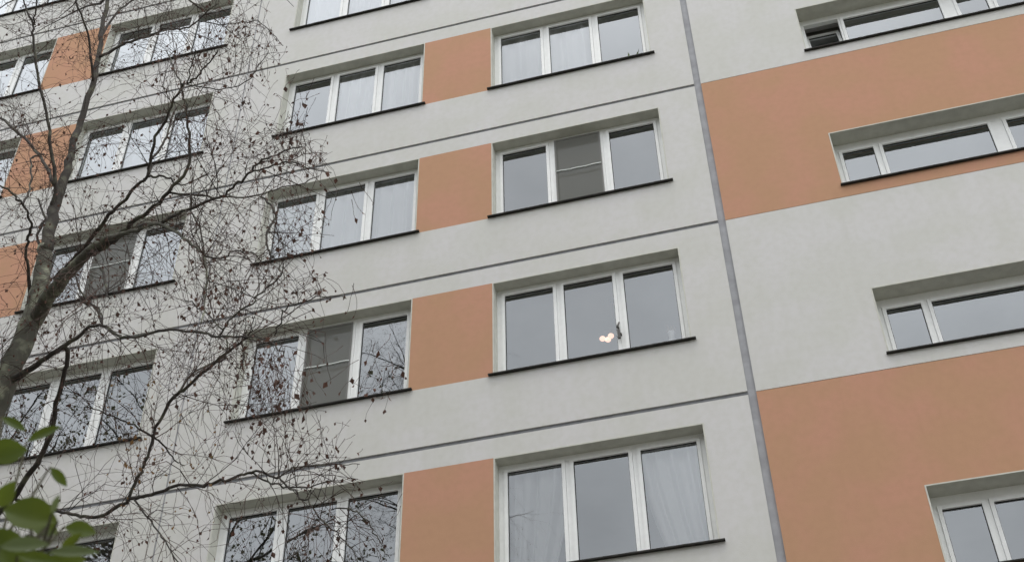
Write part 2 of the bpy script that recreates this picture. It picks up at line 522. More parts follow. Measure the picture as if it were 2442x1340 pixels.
# ------------------------------------------------------------------ curtains and lamp inside
def curtain(name, x0, x1, z0, z1, y, m, label, amp=.036, freq=9, seed=0, sweep=0.0):
    rnd = random.Random(seed); nx = max(24, int((x1 - x0) * 60)); nz = 12; mb = MB()
    ph = [rnd.uniform(0, 6.3) for _ in range(4)]
    ox, oz = (x0 + x1) / 2, z0
    for k in range(nz + 1):
        for i in range(nx + 1):
            u = i / nx; v = k / nz
            xx = x0 + (x1 - x0) * u
            w = sweep * (1 - v) ** 1.6
            xx = xx + w * (u if sweep > 0 else (1 - u)) * (x1 - x0) * -1
            yy = amp * (math.sin(freq * 2 * PI * u + ph[0]) + .5 * math.sin(freq * 3.3 * u + ph[1]) + .35 * math.sin(freq * 11 * u + ph[2] + v))
            mb.v.append((xx - ox, yy, z0 + (z1 - z0) * v - oz))
    for k in range(nz):
        for i in range(nx):
            a = k * (nx + 1) + i; mb.f.append((a, a + 1, a + nx + 2, a + nx + 1)); mb.m.append(0)
    o = mb.build(name, m, None, (ox, y, oz), True)
    return tag(o, label, 'curtain')


yc = .325


def win_curtain(key, col, r, u0, u1, m, label, **kw):
    k = kinds[key]; x = (B0 if key == 'B' else A0) - P * col
    return curtain('curtain', x + u0 * k['w'], x + u1 * k['w'], r * FH + ZB - .25, r * FH + ZT + .12, yc + kw.pop('dy', 0), M[m], label, **kw)


win_curtain('B', 0, 2, 0.0, .62, 'curtain', 'sheer white curtain with soft folds behind the top right three-pane window, left and middle panes', seed=1, freq=6)
win_curtain('B', 0, -1, .02, .36, 'curtain', 'gathered white net curtain in the left pane of the lowest right window', seed=2, freq=5, sweep=.45)
win_curtain('B', 0, -1, .65, 1., 'curtain', 'draped white net curtain in the right pane of the lowest right window, drawn aside', seed=3, freq=5, sweep=-.45)
win_curtain('A', 0, 1, .0, 1., 'curtain', 'pale pleated curtain in the window left of the terracotta panel, level with an insect screen', seed=4, freq=13)
win_curtain('A', 0, 2, .37, .64, 'curtain', 'white gathered curtain in the middle pane of the window left of the topmost terracotta panel', seed=5, freq=4, sweep=.35)
win_curtain('A', 0, 2, .66, 1., 'curtain', 'pale curtain filling the right pane of the upper window beside the topmost terracotta panel', seed=6, freq=6)
win_curtain('A', 0, 3, 0, 1., 'curtain_thick', 'light bluish curtain behind the window cut by the top edge of the view', seed=7, freq=12)
win_curtain('B', 1, 2, 0, 1., 'curtain_thick', 'pale blue curtain behind the three-pane window seen through the birch, second from the top', seed=8, freq=11)
win_curtain('B', 1, 1, .66, 1., 'curtain_thick', 'pale curtain in the right pane of the window behind the birch fork', seed=9, freq=5)
win_curtain('B', 1, 3, .3, .72, 'curtain', 'light curtain in the middle pane of the high window behind the birch twigs', seed=10, freq=5)
win_curtain('A', 0, 0, .0, .34, 'curtain_thick', 'plain white curtain in the left pane of the window where the long birch branch crosses', seed=11, freq=3, amp=.012)
win_curtain('A', 1, 2, .5, 1., 'curtain', 'white curtain behind the window at the left edge beside the narrow terracotta panel', seed=14, freq=6)

lp = at(1450, 805, .95)
ch = empty('pendant_lamp', (lp.x, lp.y, FH * 1 - .16))
tag(ch, 'lit pendant lamp with warm round globes behind the middle pane of a large window', 'lamp')
dz = lp.z - ch.location.z
a = MB(); a.tube([Vector((.10, 0, 0)), Vector((.10, 0, dz + .28))], [.008, .008], 8); a.build('rod', M['lampmetal'], ch)
a = MB(); a.tube([Vector((.10, 0, dz + .30)), Vector((.10, 0, dz + .24)), Vector((.10, 0, dz + .05)), Vector((.10, 0, dz - .0))], [.015, .035, .04, .02], 12); a.build('lamp_body', M['lampmetal'], ch, smooth=True)
a = MB(); a.tube([Vector((.10, 0, -.0)), Vector((.10, 0, -.03))], [.05, .03], 12); a.build('ceiling_rose', M['lampmetal'], ch)
for dx, dy_, rz_ in ((-.075, 0, 0), (-.01, .05, .010), (.045, -.03, -.004)):
    a = MB(); a.ball((dx, dy_, dz + rz_), .042, sz=.85); a.build('globe_shade', M['lit'], ch, smooth=True)
    a = MB(); a.tube([Vector((.10, 0, dz + .12)), Vector((dx, dy_, dz + .11)), Vector((dx, dy_, dz + .04 + rz_))], [.006] * 3, 6); a.build('lamp_arm', M['lampmetal'], ch)
tp_ = at(1476, 792, .12)
th = empty('thermometer', (tp_.x, .12, tp_.z)); tag(th, 'slim dark outdoor thermometer clipped to the window mullion beside the lit lamp', 'thermometer')
a = MB(); a.box(-.018, .016, -.02, .012, -.10, .04); a.build('case', M['lampmetal'], th)
a = MB(); a.tube([Vector((0, 0, .051)), Vector((-.012, 0, .10)), Vector((.012, .01, .17))], [.014, .018, .010], 8); a.build('tube_end', M['lampmetal'], th, smooth=True)
a = MB(); a.box(-.012, .03, .0125, .056, -.02, .0); a.build('clip', M['lampmetal'], th)

vx = at(1602, 800, .36)
vs_ = empty('vase', (vx.x, .36, ZB + .10)); tag(vs_, 'small pale vase on the inner sill, right pane of the window with the lit lamp', 'vase')
a = MB(); hz = vx.z - ZB - .10
a.tube([Vector((0, 0, q * hz)) for q in (0, .2, .5, .75, .9, 1.15)], [.05, .075, .085, .05, .035, .05], 14); a.build('body', M['pvc'], vs_, smooth=True)
a = MB()
for i in range(14):
    d = Vector((math.cos(i * 2.4), math.sin(i * 2.4) * .5, 1.6)).normalized(); b_ = Vector((0, 0, hz)); e_ = b_ + d * (.12 + .02 * (i % 4)); s_ = Vector((.018, 0, 0))
    a.quad(tuple(b_), tuple((b_ + e_) / 2 - s_), tuple(e_), tuple((b_ + e_) / 2 + s_))
tag(a.build('dry_stems', M['ochre'], vs_), kind='stuff')

# pot plant on the inner sill, right pane of the upper right window
kx = B0 + kinds['B']['w'] * .86
pl = empty('potted_plant', (kx, .42, 2 * FH + ZB + .06))
tag(pl, 'green potted houseplant behind the right pane of the top right three-pane window', 'plant')
a = MB(); a.tube([Vector((0, 0, 0)), Vector((0, 0, .16))], [.06, .085], 14); a.build('pot', M['plinth'], pl)
a = MB(); rr = random.Random(5)
for i in range(70):
    d = Vector((rr.gauss(0, 1), rr.gauss(0, .6), rr.uniform(.3, 2))).normalized()
    b_ = Vector((0, 0, .15)); e_ = b_ + d * rr.uniform(.12, .42); s_ = d.cross(Vector((0, 1, 0))).normalized() * .03
    mpt = (b_ + e_) / 2 + Vector((0, 0, .03))
    a.quad(tuple(b_), tuple(mpt - s_), tuple(e_ - Vector((0, 0, .03))), tuple(mpt + s_))
tag(a.build('foliage', M['green2'], pl), kind='stuff')

# ------------------------------------------------------------------ birch
TY = -6.0
rnd = random.Random(11)
birch = empty('birch_tree', (-5.1, TY, GZ))
tag(birch, 'nearly bare birch with forked trunk and scattered dry leaves in front of the facade', 'tree')
KO = -Vector(birch.location)


def px_r(px_half, p):
    return px_half * (p - CAM_POS).dot(-(CAM_ROT @ Vector((0, 0, 1)))) / FOC


def smooth_pts(pts, rad, sub=4, jit=0.0):
    """Catmull-Rom through the points"""
    out, ro = [], []
    n = len(pts)
    for i in range(n - 1):
        p0, p1, p2, p3 = pts[max(i - 1, 0)], pts[i], pts[i + 1], pts[min(i + 2, n - 1)]
        for s in range(sub):
            t = s / sub
            q = .5 * ((2 * p1) + (p2 - p0) * t + (2 * p0 - 5 * p1 + 4 * p2 - p3) * t * t + (3 * p1 - p0 - 3 * p2 + p3) * t ** 3)
            if jit and s: q = q + Vector([rnd.gauss(0, jit) for _ in range(3)])
            out.append(q); ro.append(rad[i] + (rad[i + 1] - rad[i]) * t)
    out.append(pts[-1]); ro.append(rad[-1])
    return out, ro


built = []      # (pixel x, pixel y, depth plane y) of every traced branch point
limbs = []      # (points, radii) in world space


def traced(name, pts, dy, m, free=None, sub=4, jit=.006):
    """pts: (px, py, half width px); depth runs from the parent's to parent + dy"""
    if built and free is None:
        a = pts[0]; y0 = min(built, key=lambda b: (b[0] - a[0]) ** 2 + (b[1] - a[1]) ** 2)[2]
    else:
        y0 = free if free is not None else TY
    L = [0]
    for a, b in zip(pts[:-1], pts[1:]): L.append(L[-1] + math.hypot(b[0] - a[0], b[1] - a[1]))
    w, r = [], []
    for (x, y, h), l_ in zip(pts, L):
        q = at(x, y, y0 + dy * l_ / L[-1]); w.append(q); r.append(px_r(h * .76, q))
    w, r = smooth_pts(w, r, sub, jit)
    for i, q in enumerate(w):
        pq = pix(q); built.append((pq[0], pq[1], q.y))
    limbs.append((w, r, name))
    mb = MB(); mb.tube([q + KO for q in w], r, 10 if r[0] > .03 else 6)
    mb.build(name, m, birch, smooth=True)
    return w, r


# trunk, down to the ground below the view
tw = [Vector((-5.02, TY, GZ - .1)), Vector((-5.06, TY, GZ + 1.5)), Vector((-5.12, TY + .02, GZ + 3.5)), Vector((-5.14, TY, GZ + 5.2))]
tr_ = [.17, .135, .12, .108]
for x, y, h in ((-38, 1040, 37), (0, 945, 35), (38, 850, 34), (72, 770, 32), (92, 700, 29), (102, 640, 25), (106, 590, 20)):
    q = at(x, y, TY); tw.append(q); tr_.append(px_r(h * .76, q))
w, r = smooth_pts(tw, tr_, 5, .006)
for q in w[20:]:
    pq = pix(q); built.append((pq[0], pq[1], q.y))
limbs.append((w[22:], r[22:], 'trunk'))
mb = MB(); mb.tube([q + KO for q in w], r, 16); mb.build('trunk', M['bark'], birch, smooth=True)

BR = [
 ('leader', [(106, 600, 21), (120, 540, 19), (138, 470, 16), (155, 420, 14), (172, 355, 11), (192, 290, 10), (218, 215, 9), (234, 140, 8), (244, 65, 7), (262, -20, 6), (285, -120, 5), (300, -260, 4), (330, -420, 3)], .5, 'bark_limb'),
 ('branch', [(126, 500, 9), (133, 440, 7), (122, 360, 6), (110, 265, 5), (90, 175, 4.5), (80, 100, 4), (78, 60, 3.5), (62, 20, 3), (50, -40, 2)], -.8, 'bark_limb'),
 ('branch', [(78, 62, 3), (86, 20, 2.5), (92, -40, 2)], -.2, 'bark_limb'),
 ('branch', [(128, 440, 6), (96, 372, 5), (45, 320, 4.5), (0, 282, 4), (-60, 250, 3)], .9, 'bark_limb'),
 ('branch', [(222, 200, 5), (214, 110, 4), (203, 60, 3.5), (182, 8, 3), (170, -60, 2)], -.7, 'bark_limb'),
 ('branch', [(72, 700, 8), (68, 650, 5), (62, 600, 5), (66, 565, 5), (76, 540, 4.5), (67, 507, 4), (54, 488, 4), (27, 460, 3.5), (-10, 436, 3), (-60, 420, 2)], -.9, 'bark_limb'),
 ('branch', [(56, 488, 4), (68, 458, 3.5), (76, 420, 3.2), (73, 385, 3), (84, 372, 2.5), (106, 368, 2)], .3, 'bark_limb'),
 ('branch', [(96, 590, 6), (88, 560, 4), (104, 530, 4), (102, 505, 3.5), (92, 475, 3)], .2, 'bark_limb'),
 ('limb', [(84, 765, 25), (120, 700, 23), (152, 662, 21), (186, 628, 18), (222, 592, 14), (262, 568, 10), (302, 556, 7), (345, 541, 6), (386, 536, 5.5), (430, 560, 5), (470, 590, 4.5), (487, 612, 4), (493, 660, 3.2), (488, 720, 2.6), (480, 770, 2)], -1.6, 'bark'),
 ('branch', [(130, 668, 10), (168, 626, 7), (201, 591, 6.5), (252, 524, 6), (286, 487, 5.5), (336, 434, 5), (352, 420, 4.8), (360, 372, 4.6), (380, 312, 4.4), (403, 265, 4), (430, 215, 3.8), (437, 201, 3.4), (468, 188, 3), (488, 160, 2.4), (520, 120, 2)], -1.2, 'bark_limb'),
 ('branch', [(352, 420, 4.5), (368, 372, 4), (388, 345, 3.6), (405, 300, 3.2), (420, 250, 2.6)], .25, 'bark_limb'),
 ('branch', [(352, 421, 4), (372, 423, 3.6), (405, 426, 3), (420, 440, 2.6), (452, 436, 2), (500, 410, 1.6)], .4, 'bark_limb'),
 ('branch', [(436, 203, 3), (421, 181, 2.6), (410, 151, 2.2), (398, 120, 1.6)], .2, 'bark_limb'),
 ('branch', [(445, 198, 2.6), (457, 158, 2), (466, 120, 1.6)], -.3, 'bark_limb'),
 ('branch', [(215, 606, 12), (252, 588, 9), (292, 552, 8), (326, 522, 7), (356, 502, 6.5), (403, 458, 5.6), (443, 410, 5), (453, 380, 4.6), (453, 320, 4), (447, 252, 3.4), (438, 228, 3), (430, 190, 2)], -.6, 'bark_limb'),
 ('branch', [(330, 540, 7), (402, 521, 5.5), (450, 500, 5), (500, 478, 4.4), (526, 468, 4), (560, 440, 4), (590, 415, 3.8), (620, 388, 3.4), (655, 372, 3), (690, 356, 2.4), (720, 350, 1.8)], -.9, 'bark_limb'),
 ('branch', [(404, 460, 4), (452, 464, 3.6), (530, 470, 3.2), (600, 468, 2.8), (660, 452, 2.4), (715, 440, 2), (760, 420, 1.4)], .7, 'bark_limb'),
 ('branch', [(598, 412, 3), (640, 400, 3), (690, 386, 3), (740, 402, 2), (790, 412, 1.4)], -.5, 'bark_limb'),
 ('branch', [(455, 464, 3), (456, 507, 3), (478, 546, 2.8), (487, 606, 2.6)], .0, 'bark_limb'),
 ('branch', [(238, 136, 5), (285, 111, 4.4), (336, 91, 4), (370, 81, 3.8), (396, 69, 3.5), (430, 71, 3), (463, 57, 2.6), (476, 45, 2), (520, 10, 1.6)], -1.1, 'bark_limb'),
 ('branch', [(240, 90, 4), (280, 30, 3.4), (318, 0, 3), (360, -50, 2.4)], .8, 'bark_limb'),
 ('branch', [(26, 908, 14), (64, 884, 10), (112, 853, 8), (157, 822, 7), (201, 790, 5.5), (216, 778, 5), (244, 777, 4.6), (280, 799, 4.6), (298, 803, 4.4), (356, 796, 4), (403, 786, 4), (480, 793, 4), (520, 803, 3.8), (575, 802, 3.5), (620, 806, 3), (650, 818, 2.4), (676, 850, 1.8)], -1.4, 'bark_limb'),
 ('branch', [(244, 776, 4), (232, 740, 3.5), (212, 716, 3.2), (190, 690, 3), (180, 650, 2.4)], .4, 'bark_limb'),
 ('branch', [(244, 777, 3.6), (242, 748, 3), (224, 728, 3), (200, 722, 2.6), (186, 700, 2)], .3, 'bark_limb'),
 ('branch', [(240, 640, 5), (256, 690, 4), (254, 700, 3.4), (262, 712, 2.4)], -.3, 'bark_limb'),
 ('branch', [(158, 820, 8), (160, 862, 7), (150, 905, 7), (131, 984, 7), (104, 1075, 8), (67, 1132, 9), (34, 1186, 9), (0, 1220, 9), (-60, 1290, 10)], 1.3, 'bark_limb'),
 ('branch', [(36, 1184, 6), (60, 1200, 5), (111, 1206, 5), (160, 1222, 5), (200, 1230, 5.5), (236, 1231, 6), (302, 1199, 6), (340, 1184, 5.6), (382, 1172, 5.4), (429, 1155, 5.2), (480, 1158, 5), (513, 1150, 4.8), (560, 1138, 4.6), (592, 1127, 4.2), (620, 1124, 4), (650, 1136, 3.4), (676, 1149, 3.2), (710, 1176, 3), (739, 1203, 3), (762, 1235, 2.6), (790, 1262, 2.4), (830, 1300, 2), (860, 1350, 2)], -1.5, 'bark_limb'),
 ('branch', [(302, 1198, 5), (318, 1160, 5), (334, 1130, 5), (345, 1102, 5), (365, 1040, 5.5), (379, 1007, 5.5), (413, 948, 6), (447, 922, 5.5), (512, 866, 5), (573, 818, 4.2), (592, 800, 3), (600, 780, 2)], -.5, 'bark_limb'),
 ('branch', [(418, 942, 4), (455, 895, 3.4), (500, 868, 3), (540, 852, 2.4)], .5, 'bark_limb'),
 ('branch', [(365, 1042, 4), (330, 1022, 3.2), (290, 1002, 2.8), (250, 985, 2.2), (200, 970, 1.8)], -.3, 'bark_limb'),
 ('branch', [(366, 1040, 3.4), (395, 1066, 2.8), (415, 1096, 2), (440, 1110, 1.6)], .5, 'bark_limb'),
 ('branch', [(487, 611, 3.4), (529, 616, 3), (554, 600, 2.6), (596, 602, 2.2), (622, 622, 1.8)], -.2, 'bark_limb'),
 ('branch', [(524, 802, 3.4), (534, 783, 3.2), (554, 758, 3), (596, 728, 2.8), (615, 703, 2.6), (652, 675, 2.4), (671, 653, 2.2), (678, 626, 1.8)], -.3, 'bark_limb'),
 ('branch', [(531, 786, 2.6), (498, 751, 2.4), (464, 727, 2), (440, 716, 1.5)], .2, 'bark_limb'),
 ('branch', [(620, 470, 3), (646, 488, 3.6), (657, 520, 3.8), (641, 546, 3.8), (635, 580, 3.6), (643, 606, 3), (654, 616, 2)], -.2, 'bark_limb'),
 ('branch', [(655, 800, 2.4), (672, 752, 2.2), (684, 736, 2.2), (722, 720, 2), (790, 706, 1.6), (826, 712, 1.2)], -.3, 'bark_limb'),
 ('branch', [(660, 1140, 2.6), (686, 1124, 2.6), (709, 1113, 2.4), (770, 1110, 2.2), (830, 1108, 1.5), (858, 1106, 1.2)], .3, 'bark_limb'),
 ('branch', [(790, 1215, 2.2), (835, 1212, 2.4), (867, 1235, 2.4), (890, 1261, 2.2), (907, 1292, 1.8), (930, 1330, 1.4)], -.2, 'bark_limb'),
 ('branch', [(573, 818, 3), (582, 845, 2.6), (575, 870, 2.4), (560, 880, 2)], .0, 'bark_limb'),
 ('branch', [(534, 805, 2.6), (545, 830, 2.4), (536, 850, 2.4), (516, 862, 2)], .0, 'bark_limb'),
 ('branch', [(592, 1128, 3.4), (640, 1148, 3), (690, 1160, 2.8), (730, 1162, 2.4), (775, 1150, 2), (800, 1140, 1.6)], -.3, 'bark_limb'),
 ('branch', [(320, 1190, 3.4), (345, 1225, 3), (372, 1260, 2.6), (400, 1300, 2.4), (440, 1350, 2)], -.5, 'bark_limb'),
 ('branch', [(437, 200, 2), (520, 215, 1.8), (585, 195, 1.6), (610, 170, 1.4), (640, 120, 1.2)], -.3, 'bark_limb'),
 ('branch', [(480, 52, 2), (540, 58, 1.8), (605, 50, 1.6), (640, 70, 1.3), (675, 110, 1.1)], -.3, 'bark_limb'),
]
for nm, pts, dy, mk in BR:
    traced(nm, pts, dy, M[mk])
n_visible_limbs = len(limbs)

# the crown above and left of the view, with free limbs
def grow(start, d, length, r0, segs, droop, wob, rn=rnd):
    pts, rad = [start.copy()], [r0]; d = d.normalized(); p = start.copy()
    for i in range(segs):
        d = (d + Vector((rn.gauss(0, wob), rn.gauss(0, wob), rn.gauss(0, wob) - droop * (i / segs)))).normalized()
        p = p + d * (length / segs); pts.append(p.copy()); rad.append(max(r0 * (1 - .85 * (i + 1) / segs), .0012))
    return pts, rad


top = limbs[1][0]
crown_mb_count = 0
start_pts = [p for p in top if p.z > 2.2]
z_hi = top[-1].copy()
pts, rad = grow(z_hi, Vector((0.05, 0.05, 1)), 3.2, .03, 10, -.02, .07)
mb = MB(); mb.tube([q + KO for q in pts], rad, 6); mb.build('leader', M['bark_limb'], birch, smooth=True)
limbs.append((pts, rad, 'crown')); start_pts += pts[:-2]
for i in range(34):
    p0 = rnd.choice(start_pts); an = rnd.uniform(0, 2 * PI)
    h = (p0.z + 1) / 9
    d = Vector((math.cos(an), math.sin(an) * .8, rnd.uniform(.5, 1.2)))
    pts, rad = grow(p0, d, rnd.uniform(1.6, 3.0) * (1.15 - .6 * h), .020, 9, .10, .10)
    if any(q.y > -1.6 or q.x > -3.3 for q in pts): continue
    mb = MB(); mb.tube([q + KO for q in pts], rad, 5); mb.build('branch', M['bark_limb'], birch, smooth=True)
    limbs.append((pts, rad, 'crown'))
lowtrunk = [q for q in w if GZ + 5 < q.z < -1.5]
for i in range(16):
    p0 = rnd.choice([q for q in limbs[0][0] if pix(q)[0] < 0] or [limbs[0][0][0]]); an = rnd.uniform(PI * .62, PI * 1.5)
    d = Vector((math.cos(an), math.sin(an) * .8, rnd.uniform(.3, .9)))
    pts, rad = grow(p0, d, rnd.uniform(1.8, 3.0), .022, 10, .16, .10)
    if sum(1 for q in pts if 0 < pix(q)[0] < 2442 and 0 < pix(q)[1] < 1340) > 0: continue
    mb = MB(); mb.tube([q + KO for q in pts], rad, 5); mb.build('branch', M['bark_limb'], birch, smooth=True)
    limbs.append((pts, rad, 'crown'))

# how far right the twigs reach, as in the photograph (crown outline)
EDGE = [(-400, 620), (0, 655), (100, 690), (180, 725), (260, 735), (310, 770), (380, 815), (440, 830), (520, 800), (560, 810), (620, 765),
        (700, 830), (760, 800), (850, 810), (950, 800), (1040, 815), (1110, 865), (1200, 900), (1340, 955), (2000, 1000)]


def edge(y):
    if y <= EDGE[0][0]: return EDGE[0][1]
    for (a, b), (c, d) in zip(EDGE[:-1], EDGE[1:]):
        if a <= y < c: return b + (d - b) * (y - a) / (c - a)
    return EDGE[-1][1]


twigs, leaves, ochre = MB(), MB(), MB()


def add_leaf(mb, p, s):
    d = Vector((rnd.gauss(0, .5), rnd.gauss(0, .5), -1)).normalized()
    s1 = Vector((rnd.gauss(0, 1), rnd.gauss(0, 1), rnd.gauss(0, .5))).normalized(); s1 = (s1 - d * s1.dot(d)).normalized()
    n_ = d.cross(s1)
    base = p; mid = p + d * s * .45; tip = p + d * s
    wv = s * .36
    n0 = len(mb.v)
    mb.v += [tuple(base + KO), tuple(mid + s1 * wv + n_ * s * .12 + KO), tuple(tip + KO), tuple(mid - s1 * wv + n_ * s * .12 + KO), tuple(mid - n_ * s * .05 + KO)]
    mb.f += [(n0, n0 + 1, n0 + 4), (n0 + 1, n0 + 2, n0 + 4), (n0 + 2, n0 + 3, n0 + 4), (n0 + 3, n0, n0 + 4)]; mb.m += [0] * 4


def clip(pts, rad):
    out = []
    for q in pts:
        x, y = pix(q)
        if x > edge(y) - 0 + rnd.uniform(-50, 12) and x > 0: break
        if q.y > -.6: break
        out.append(q)
    return out, rad[:len(out)]


def clump(p):
    """noise that leaves gaps and bunches"""
    return noise.noise(Vector((p.x * .9, p.y * .9, p.z * .9)) + Vector((3.1, 7.7, 1.3)))


ntw = 0
for (w, r, nm) in limbs:
    for i in range(1, len(w)):
        seg = (w[i] - w[i - 1]); L = seg.length; t = seg.normalized() if L > 1e-6 else Vector((0, 0, 1))
        if r[i] > .05: dens = 1.2
        else: dens = 10.5 if nm != 'crown' else 7
        k = dens * L; k = int(k) + (rnd.random() < k % 1)
        for _ in range(k):
            p0 = w[i - 1] + seg * rnd.random()
            cl_ = clump(p0)
            if cl_ < -.28 and rnd.random() < .6: continue
            side = Vector((rnd.gauss(0, 1), rnd.gauss(0, 1), rnd.gauss(0, 1)))
            side = (side - t * side.dot(t)).normalized()
            d = (t * rnd.uniform(.25, 1.0) + side * rnd.uniform(.5, 1.0) + Vector((0, 0, .15)))
            ln = rnd.uniform(.3, 1.1) * (1.15 if nm == 'crown' else 1)
            r0 = min(r[i] * .6, rnd.uniform(.0020, .0040))
            pts, rad = grow(p0, d, ln, r0, 7, .34, .17)
            pts, rad = clip(pts, rad)
            if len(pts) < 3: continue
            twigs.tube([q + KO for q in pts], rad, 3, False); ntw += 1
            for j in range(1, len(pts)):
                for _s in range(2 if rnd.random() < .42 else 1):
                    if rnd.random() < .62:
                        dd = (pts[j] - pts[j - 1]).normalized() + Vector((rnd.gauss(0, .7), rnd.gauss(0, .7), rnd.gauss(-.1, .6)))
                        p2, r2 = grow(pts[j], dd, rnd.uniform(.08, .38), r0 * .62, 4, .35, .25)
                        p2, r2 = clip(p2, r2)
                        if len(p2) < 2: continue
                        twigs.tube([q + KO for q in p2], r2, 3, False); ntw += 1
                        if rnd.random() < .66 + .5 * max(0, cl_):
                            tgt = leaves
                            x_, y_ = pix(p2[-1])
                            if 250 < x_ < 520 and 900 < y_ < 1260 and rnd.random() < .55: tgt = ochre
                            add_leaf(tgt, p2[-1], rnd.uniform(.016, .036))
                        if rnd.random() < .14: add_leaf(leaves, p2[len(p2) // 2], rnd.uniform(.010, .022))
# hanging clusters of dry leaves that the photograph shows against windows and wall
for (cx, cy, n_, sx, sy) in ((640, 905, 85, 42, 70), (645, 960, 34, 18, 22), (690, 370, 80, 60, 34), (700, 560, 16, 30, 70), (790, 520, 10, 30, 40),
                            (560, 100, 40, 50, 40), (505, 330, 26, 50, 50), (250, 350, 30, 40, 60), (440, 150, 20, 50, 50), (600, 190, 24, 60, 40),
                            (730, 250, 9, 20, 30), (270, 720, 50, 110, 60), (480, 700, 26, 80, 50), (150, 800, 40, 60, 60), (780, 715, 8, 50, 12),
                            (820, 1105, 8, 60, 14), (890, 905, 18, 22, 60), (760, 1060, 12, 60, 30), (600, 1050, 24, 60, 40), (905, 1240, 6, 20, 40),
                            (800, 1290, 10, 40, 25), (330, 1100, 30, 60, 60), (930, 960, 6, 40, 40)):
    for i in range(n_):
        x, y = rnd.gauss(cx, sx * .6), rnd.gauss(cy, sy * .6)
        b_ = min(built, key=lambda q: (q[0] - x) ** 2 + (q[1] - y) ** 2)
        q = at(x, y, b_[2] + rnd.uniform(-.4, .4))
        # its own fine hanging twig
        pts, rad = grow(q + Vector((rnd.gauss(0, .05), rnd.gauss(0, .05), rnd.uniform(.06, .2))), Vector((rnd.gauss(0, .5), rnd.gauss(0, .5), -1)), rnd.uniform(.08, .22), .0018, 4, .2, .2)
        twigs.tube([v + KO for v in pts], rad, 3, False)
        add_leaf(ochre if (250 < x < 400 and y > 1000 and i % 2) else leaves, pts[-1], rnd.uniform(.022, .046))
o = twigs.build('twigs', M['twig'], birch); tag(o, kind='stuff')
o = leaves.build('dry_leaves', M['dry'], birch); tag(o, 'small dark dry leaves and catkins', kind='stuff')
o = ochre.build('ochre_leaves', M['ochre'], birch); tag(o, 'ochre and rust coloured leaves', kind='stuff')
print('twigs', ntw, 'tris', len(twigs.f) * 2, 'leaves', len(leaves.f) // 4)

# ------------------------------------------------------------------ near shrub with green leaves, lower left
shrub = empty('leafy_shrub', (-.72, -11.35, GZ))
tag(shrub, 'out-of-focus shrub with broad green leaves in the lower left corner, close to the viewer', 'shrub')
SO = -Vector(shrub.location)
sr = random.Random(3)


def broad_leaf(p, direction, normal, ln, wd, m, curl=.15):
    mb = MB(); d = direction.normalized(); n_ = (normal - d * normal.dot(d)).normalized(); s = d.cross(n_)
    K = 8
    prof = [0, .42, .78, .96, 1.0, .93, .74, .42, 0]
    c = []
    for k in range(K + 1):
        u = k / K; ctr = p + d * (ln * u) - n_ * (curl * ln * u * u)
        hw = wd * prof[k] * .5
        for j in (-1, -.5, 0, .5, 1):
            c.append(tuple(ctr + s * (hw * j) + n_ * (abs(j) * hw * .28) + SO))
    mb.v = c
    for k in range(K):
        for j in range(4):
            a_ = k * 5 + j; mb.f.append((a_, a_ + 1, a_ + 6, a_ + 5)); mb.m.append(0)
    return mb.build('leaf', m, shrub, smooth=True)


view = lambda p: (CAM_POS - p).normalized()
right = CAM_ROT @ Vector((1, 0, 0)); up = CAM_ROT @ Vector((0, 1, 0))
# (px, py of the leaf's middle, length px, width px, angle deg, distance m, tilt, material)
LV = [(22, 1076, 92, 66, 10, 1.30, .3, 'green'), (62, 1222, 150, 86, 165, 1.20, .35, 'green'), (142, 1138, 64, 26, -48, 1.32, .5, 'green'),
      (108, 1252, 84, 60, -30, 1.24, .2, 'green'), (196, 1262, 78, 44, -8, 1.28, .4, 'green'), (18, 1318, 140, 90, -60, 1.15, .2, 'green'),
      (16, 1176, 80, 44, 60, 1.12, .4, 'green'), (106, 1030, 92, 30, 28, 1.38, .6, 'green'), (36, 1010, 70, 26, -25, 1.36, .5, 'green'),
      (62, 1296, 120, 40, 6, 1.05, .5, 'green2'), (180, 1312, 130, 30, 4, 1.12, .5, 'green2'), (96, 1330, 110, 34, -6, 1.08, .4, 'green'),
      (150, 1345, 120, 60, 20, 1.2, .3, 'green'), (132, 1200, 54, 18, 70, 1.1, .5, 'green2'), (170, 1290, 70, 26, 42, 1.2, .5, 'green'),
      (-50, 1130, 110, 70, 30, 1.25, .3, 'green'), (-70, 1260, 120, 80, 10, 1.2, .3, 'green'), (230, 1400, 120, 70, -40, 1.3, .3, 'green'),
      (60, 1420, 140, 90, 60, 1.2, .3, 'green'), (-40, 1420, 140, 90, 110, 1.2, .3, 'green'), (150, 1480, 130, 80, 10, 1.25, .3, 'green')]
hub = at_dist(20, 1420, 1.25)
stems = []
for (x, y, l_, w_, an, ds, tl, mk) in LV:
    c = at_dist(x, y, ds); k = ds / FOC
    a_ = math.radians(an); d = right * math.cos(a_) + up * math.sin(a_) + view(c) * sr.uniform(-.35, .35)
    nrm = view(c) + up * tl + right * sr.uniform(-.3, .3)
    base = c - d.normalized() * (l_ * k * .5)
    broad_leaf(base, d, nrm, l_ * k * .9, w_ * k * .9, M[mk])
    stems.append(base)
st = MB()
for b_ in stems:
    h_ = hub + Vector((sr.gauss(0, .02), sr.gauss(0, .02), sr.uniform(-.12, .06)))
    mid = (b_ + h_) / 2 + Vector((0, 0, -.02))
    p_, r_ = smooth_pts([h_, mid, b_], [.0022, .0018, .001], 4)
    st.tube([q + SO for q in p_], r_, 5, False)
st.build('leaf_stalks', M['stem'], shrub)
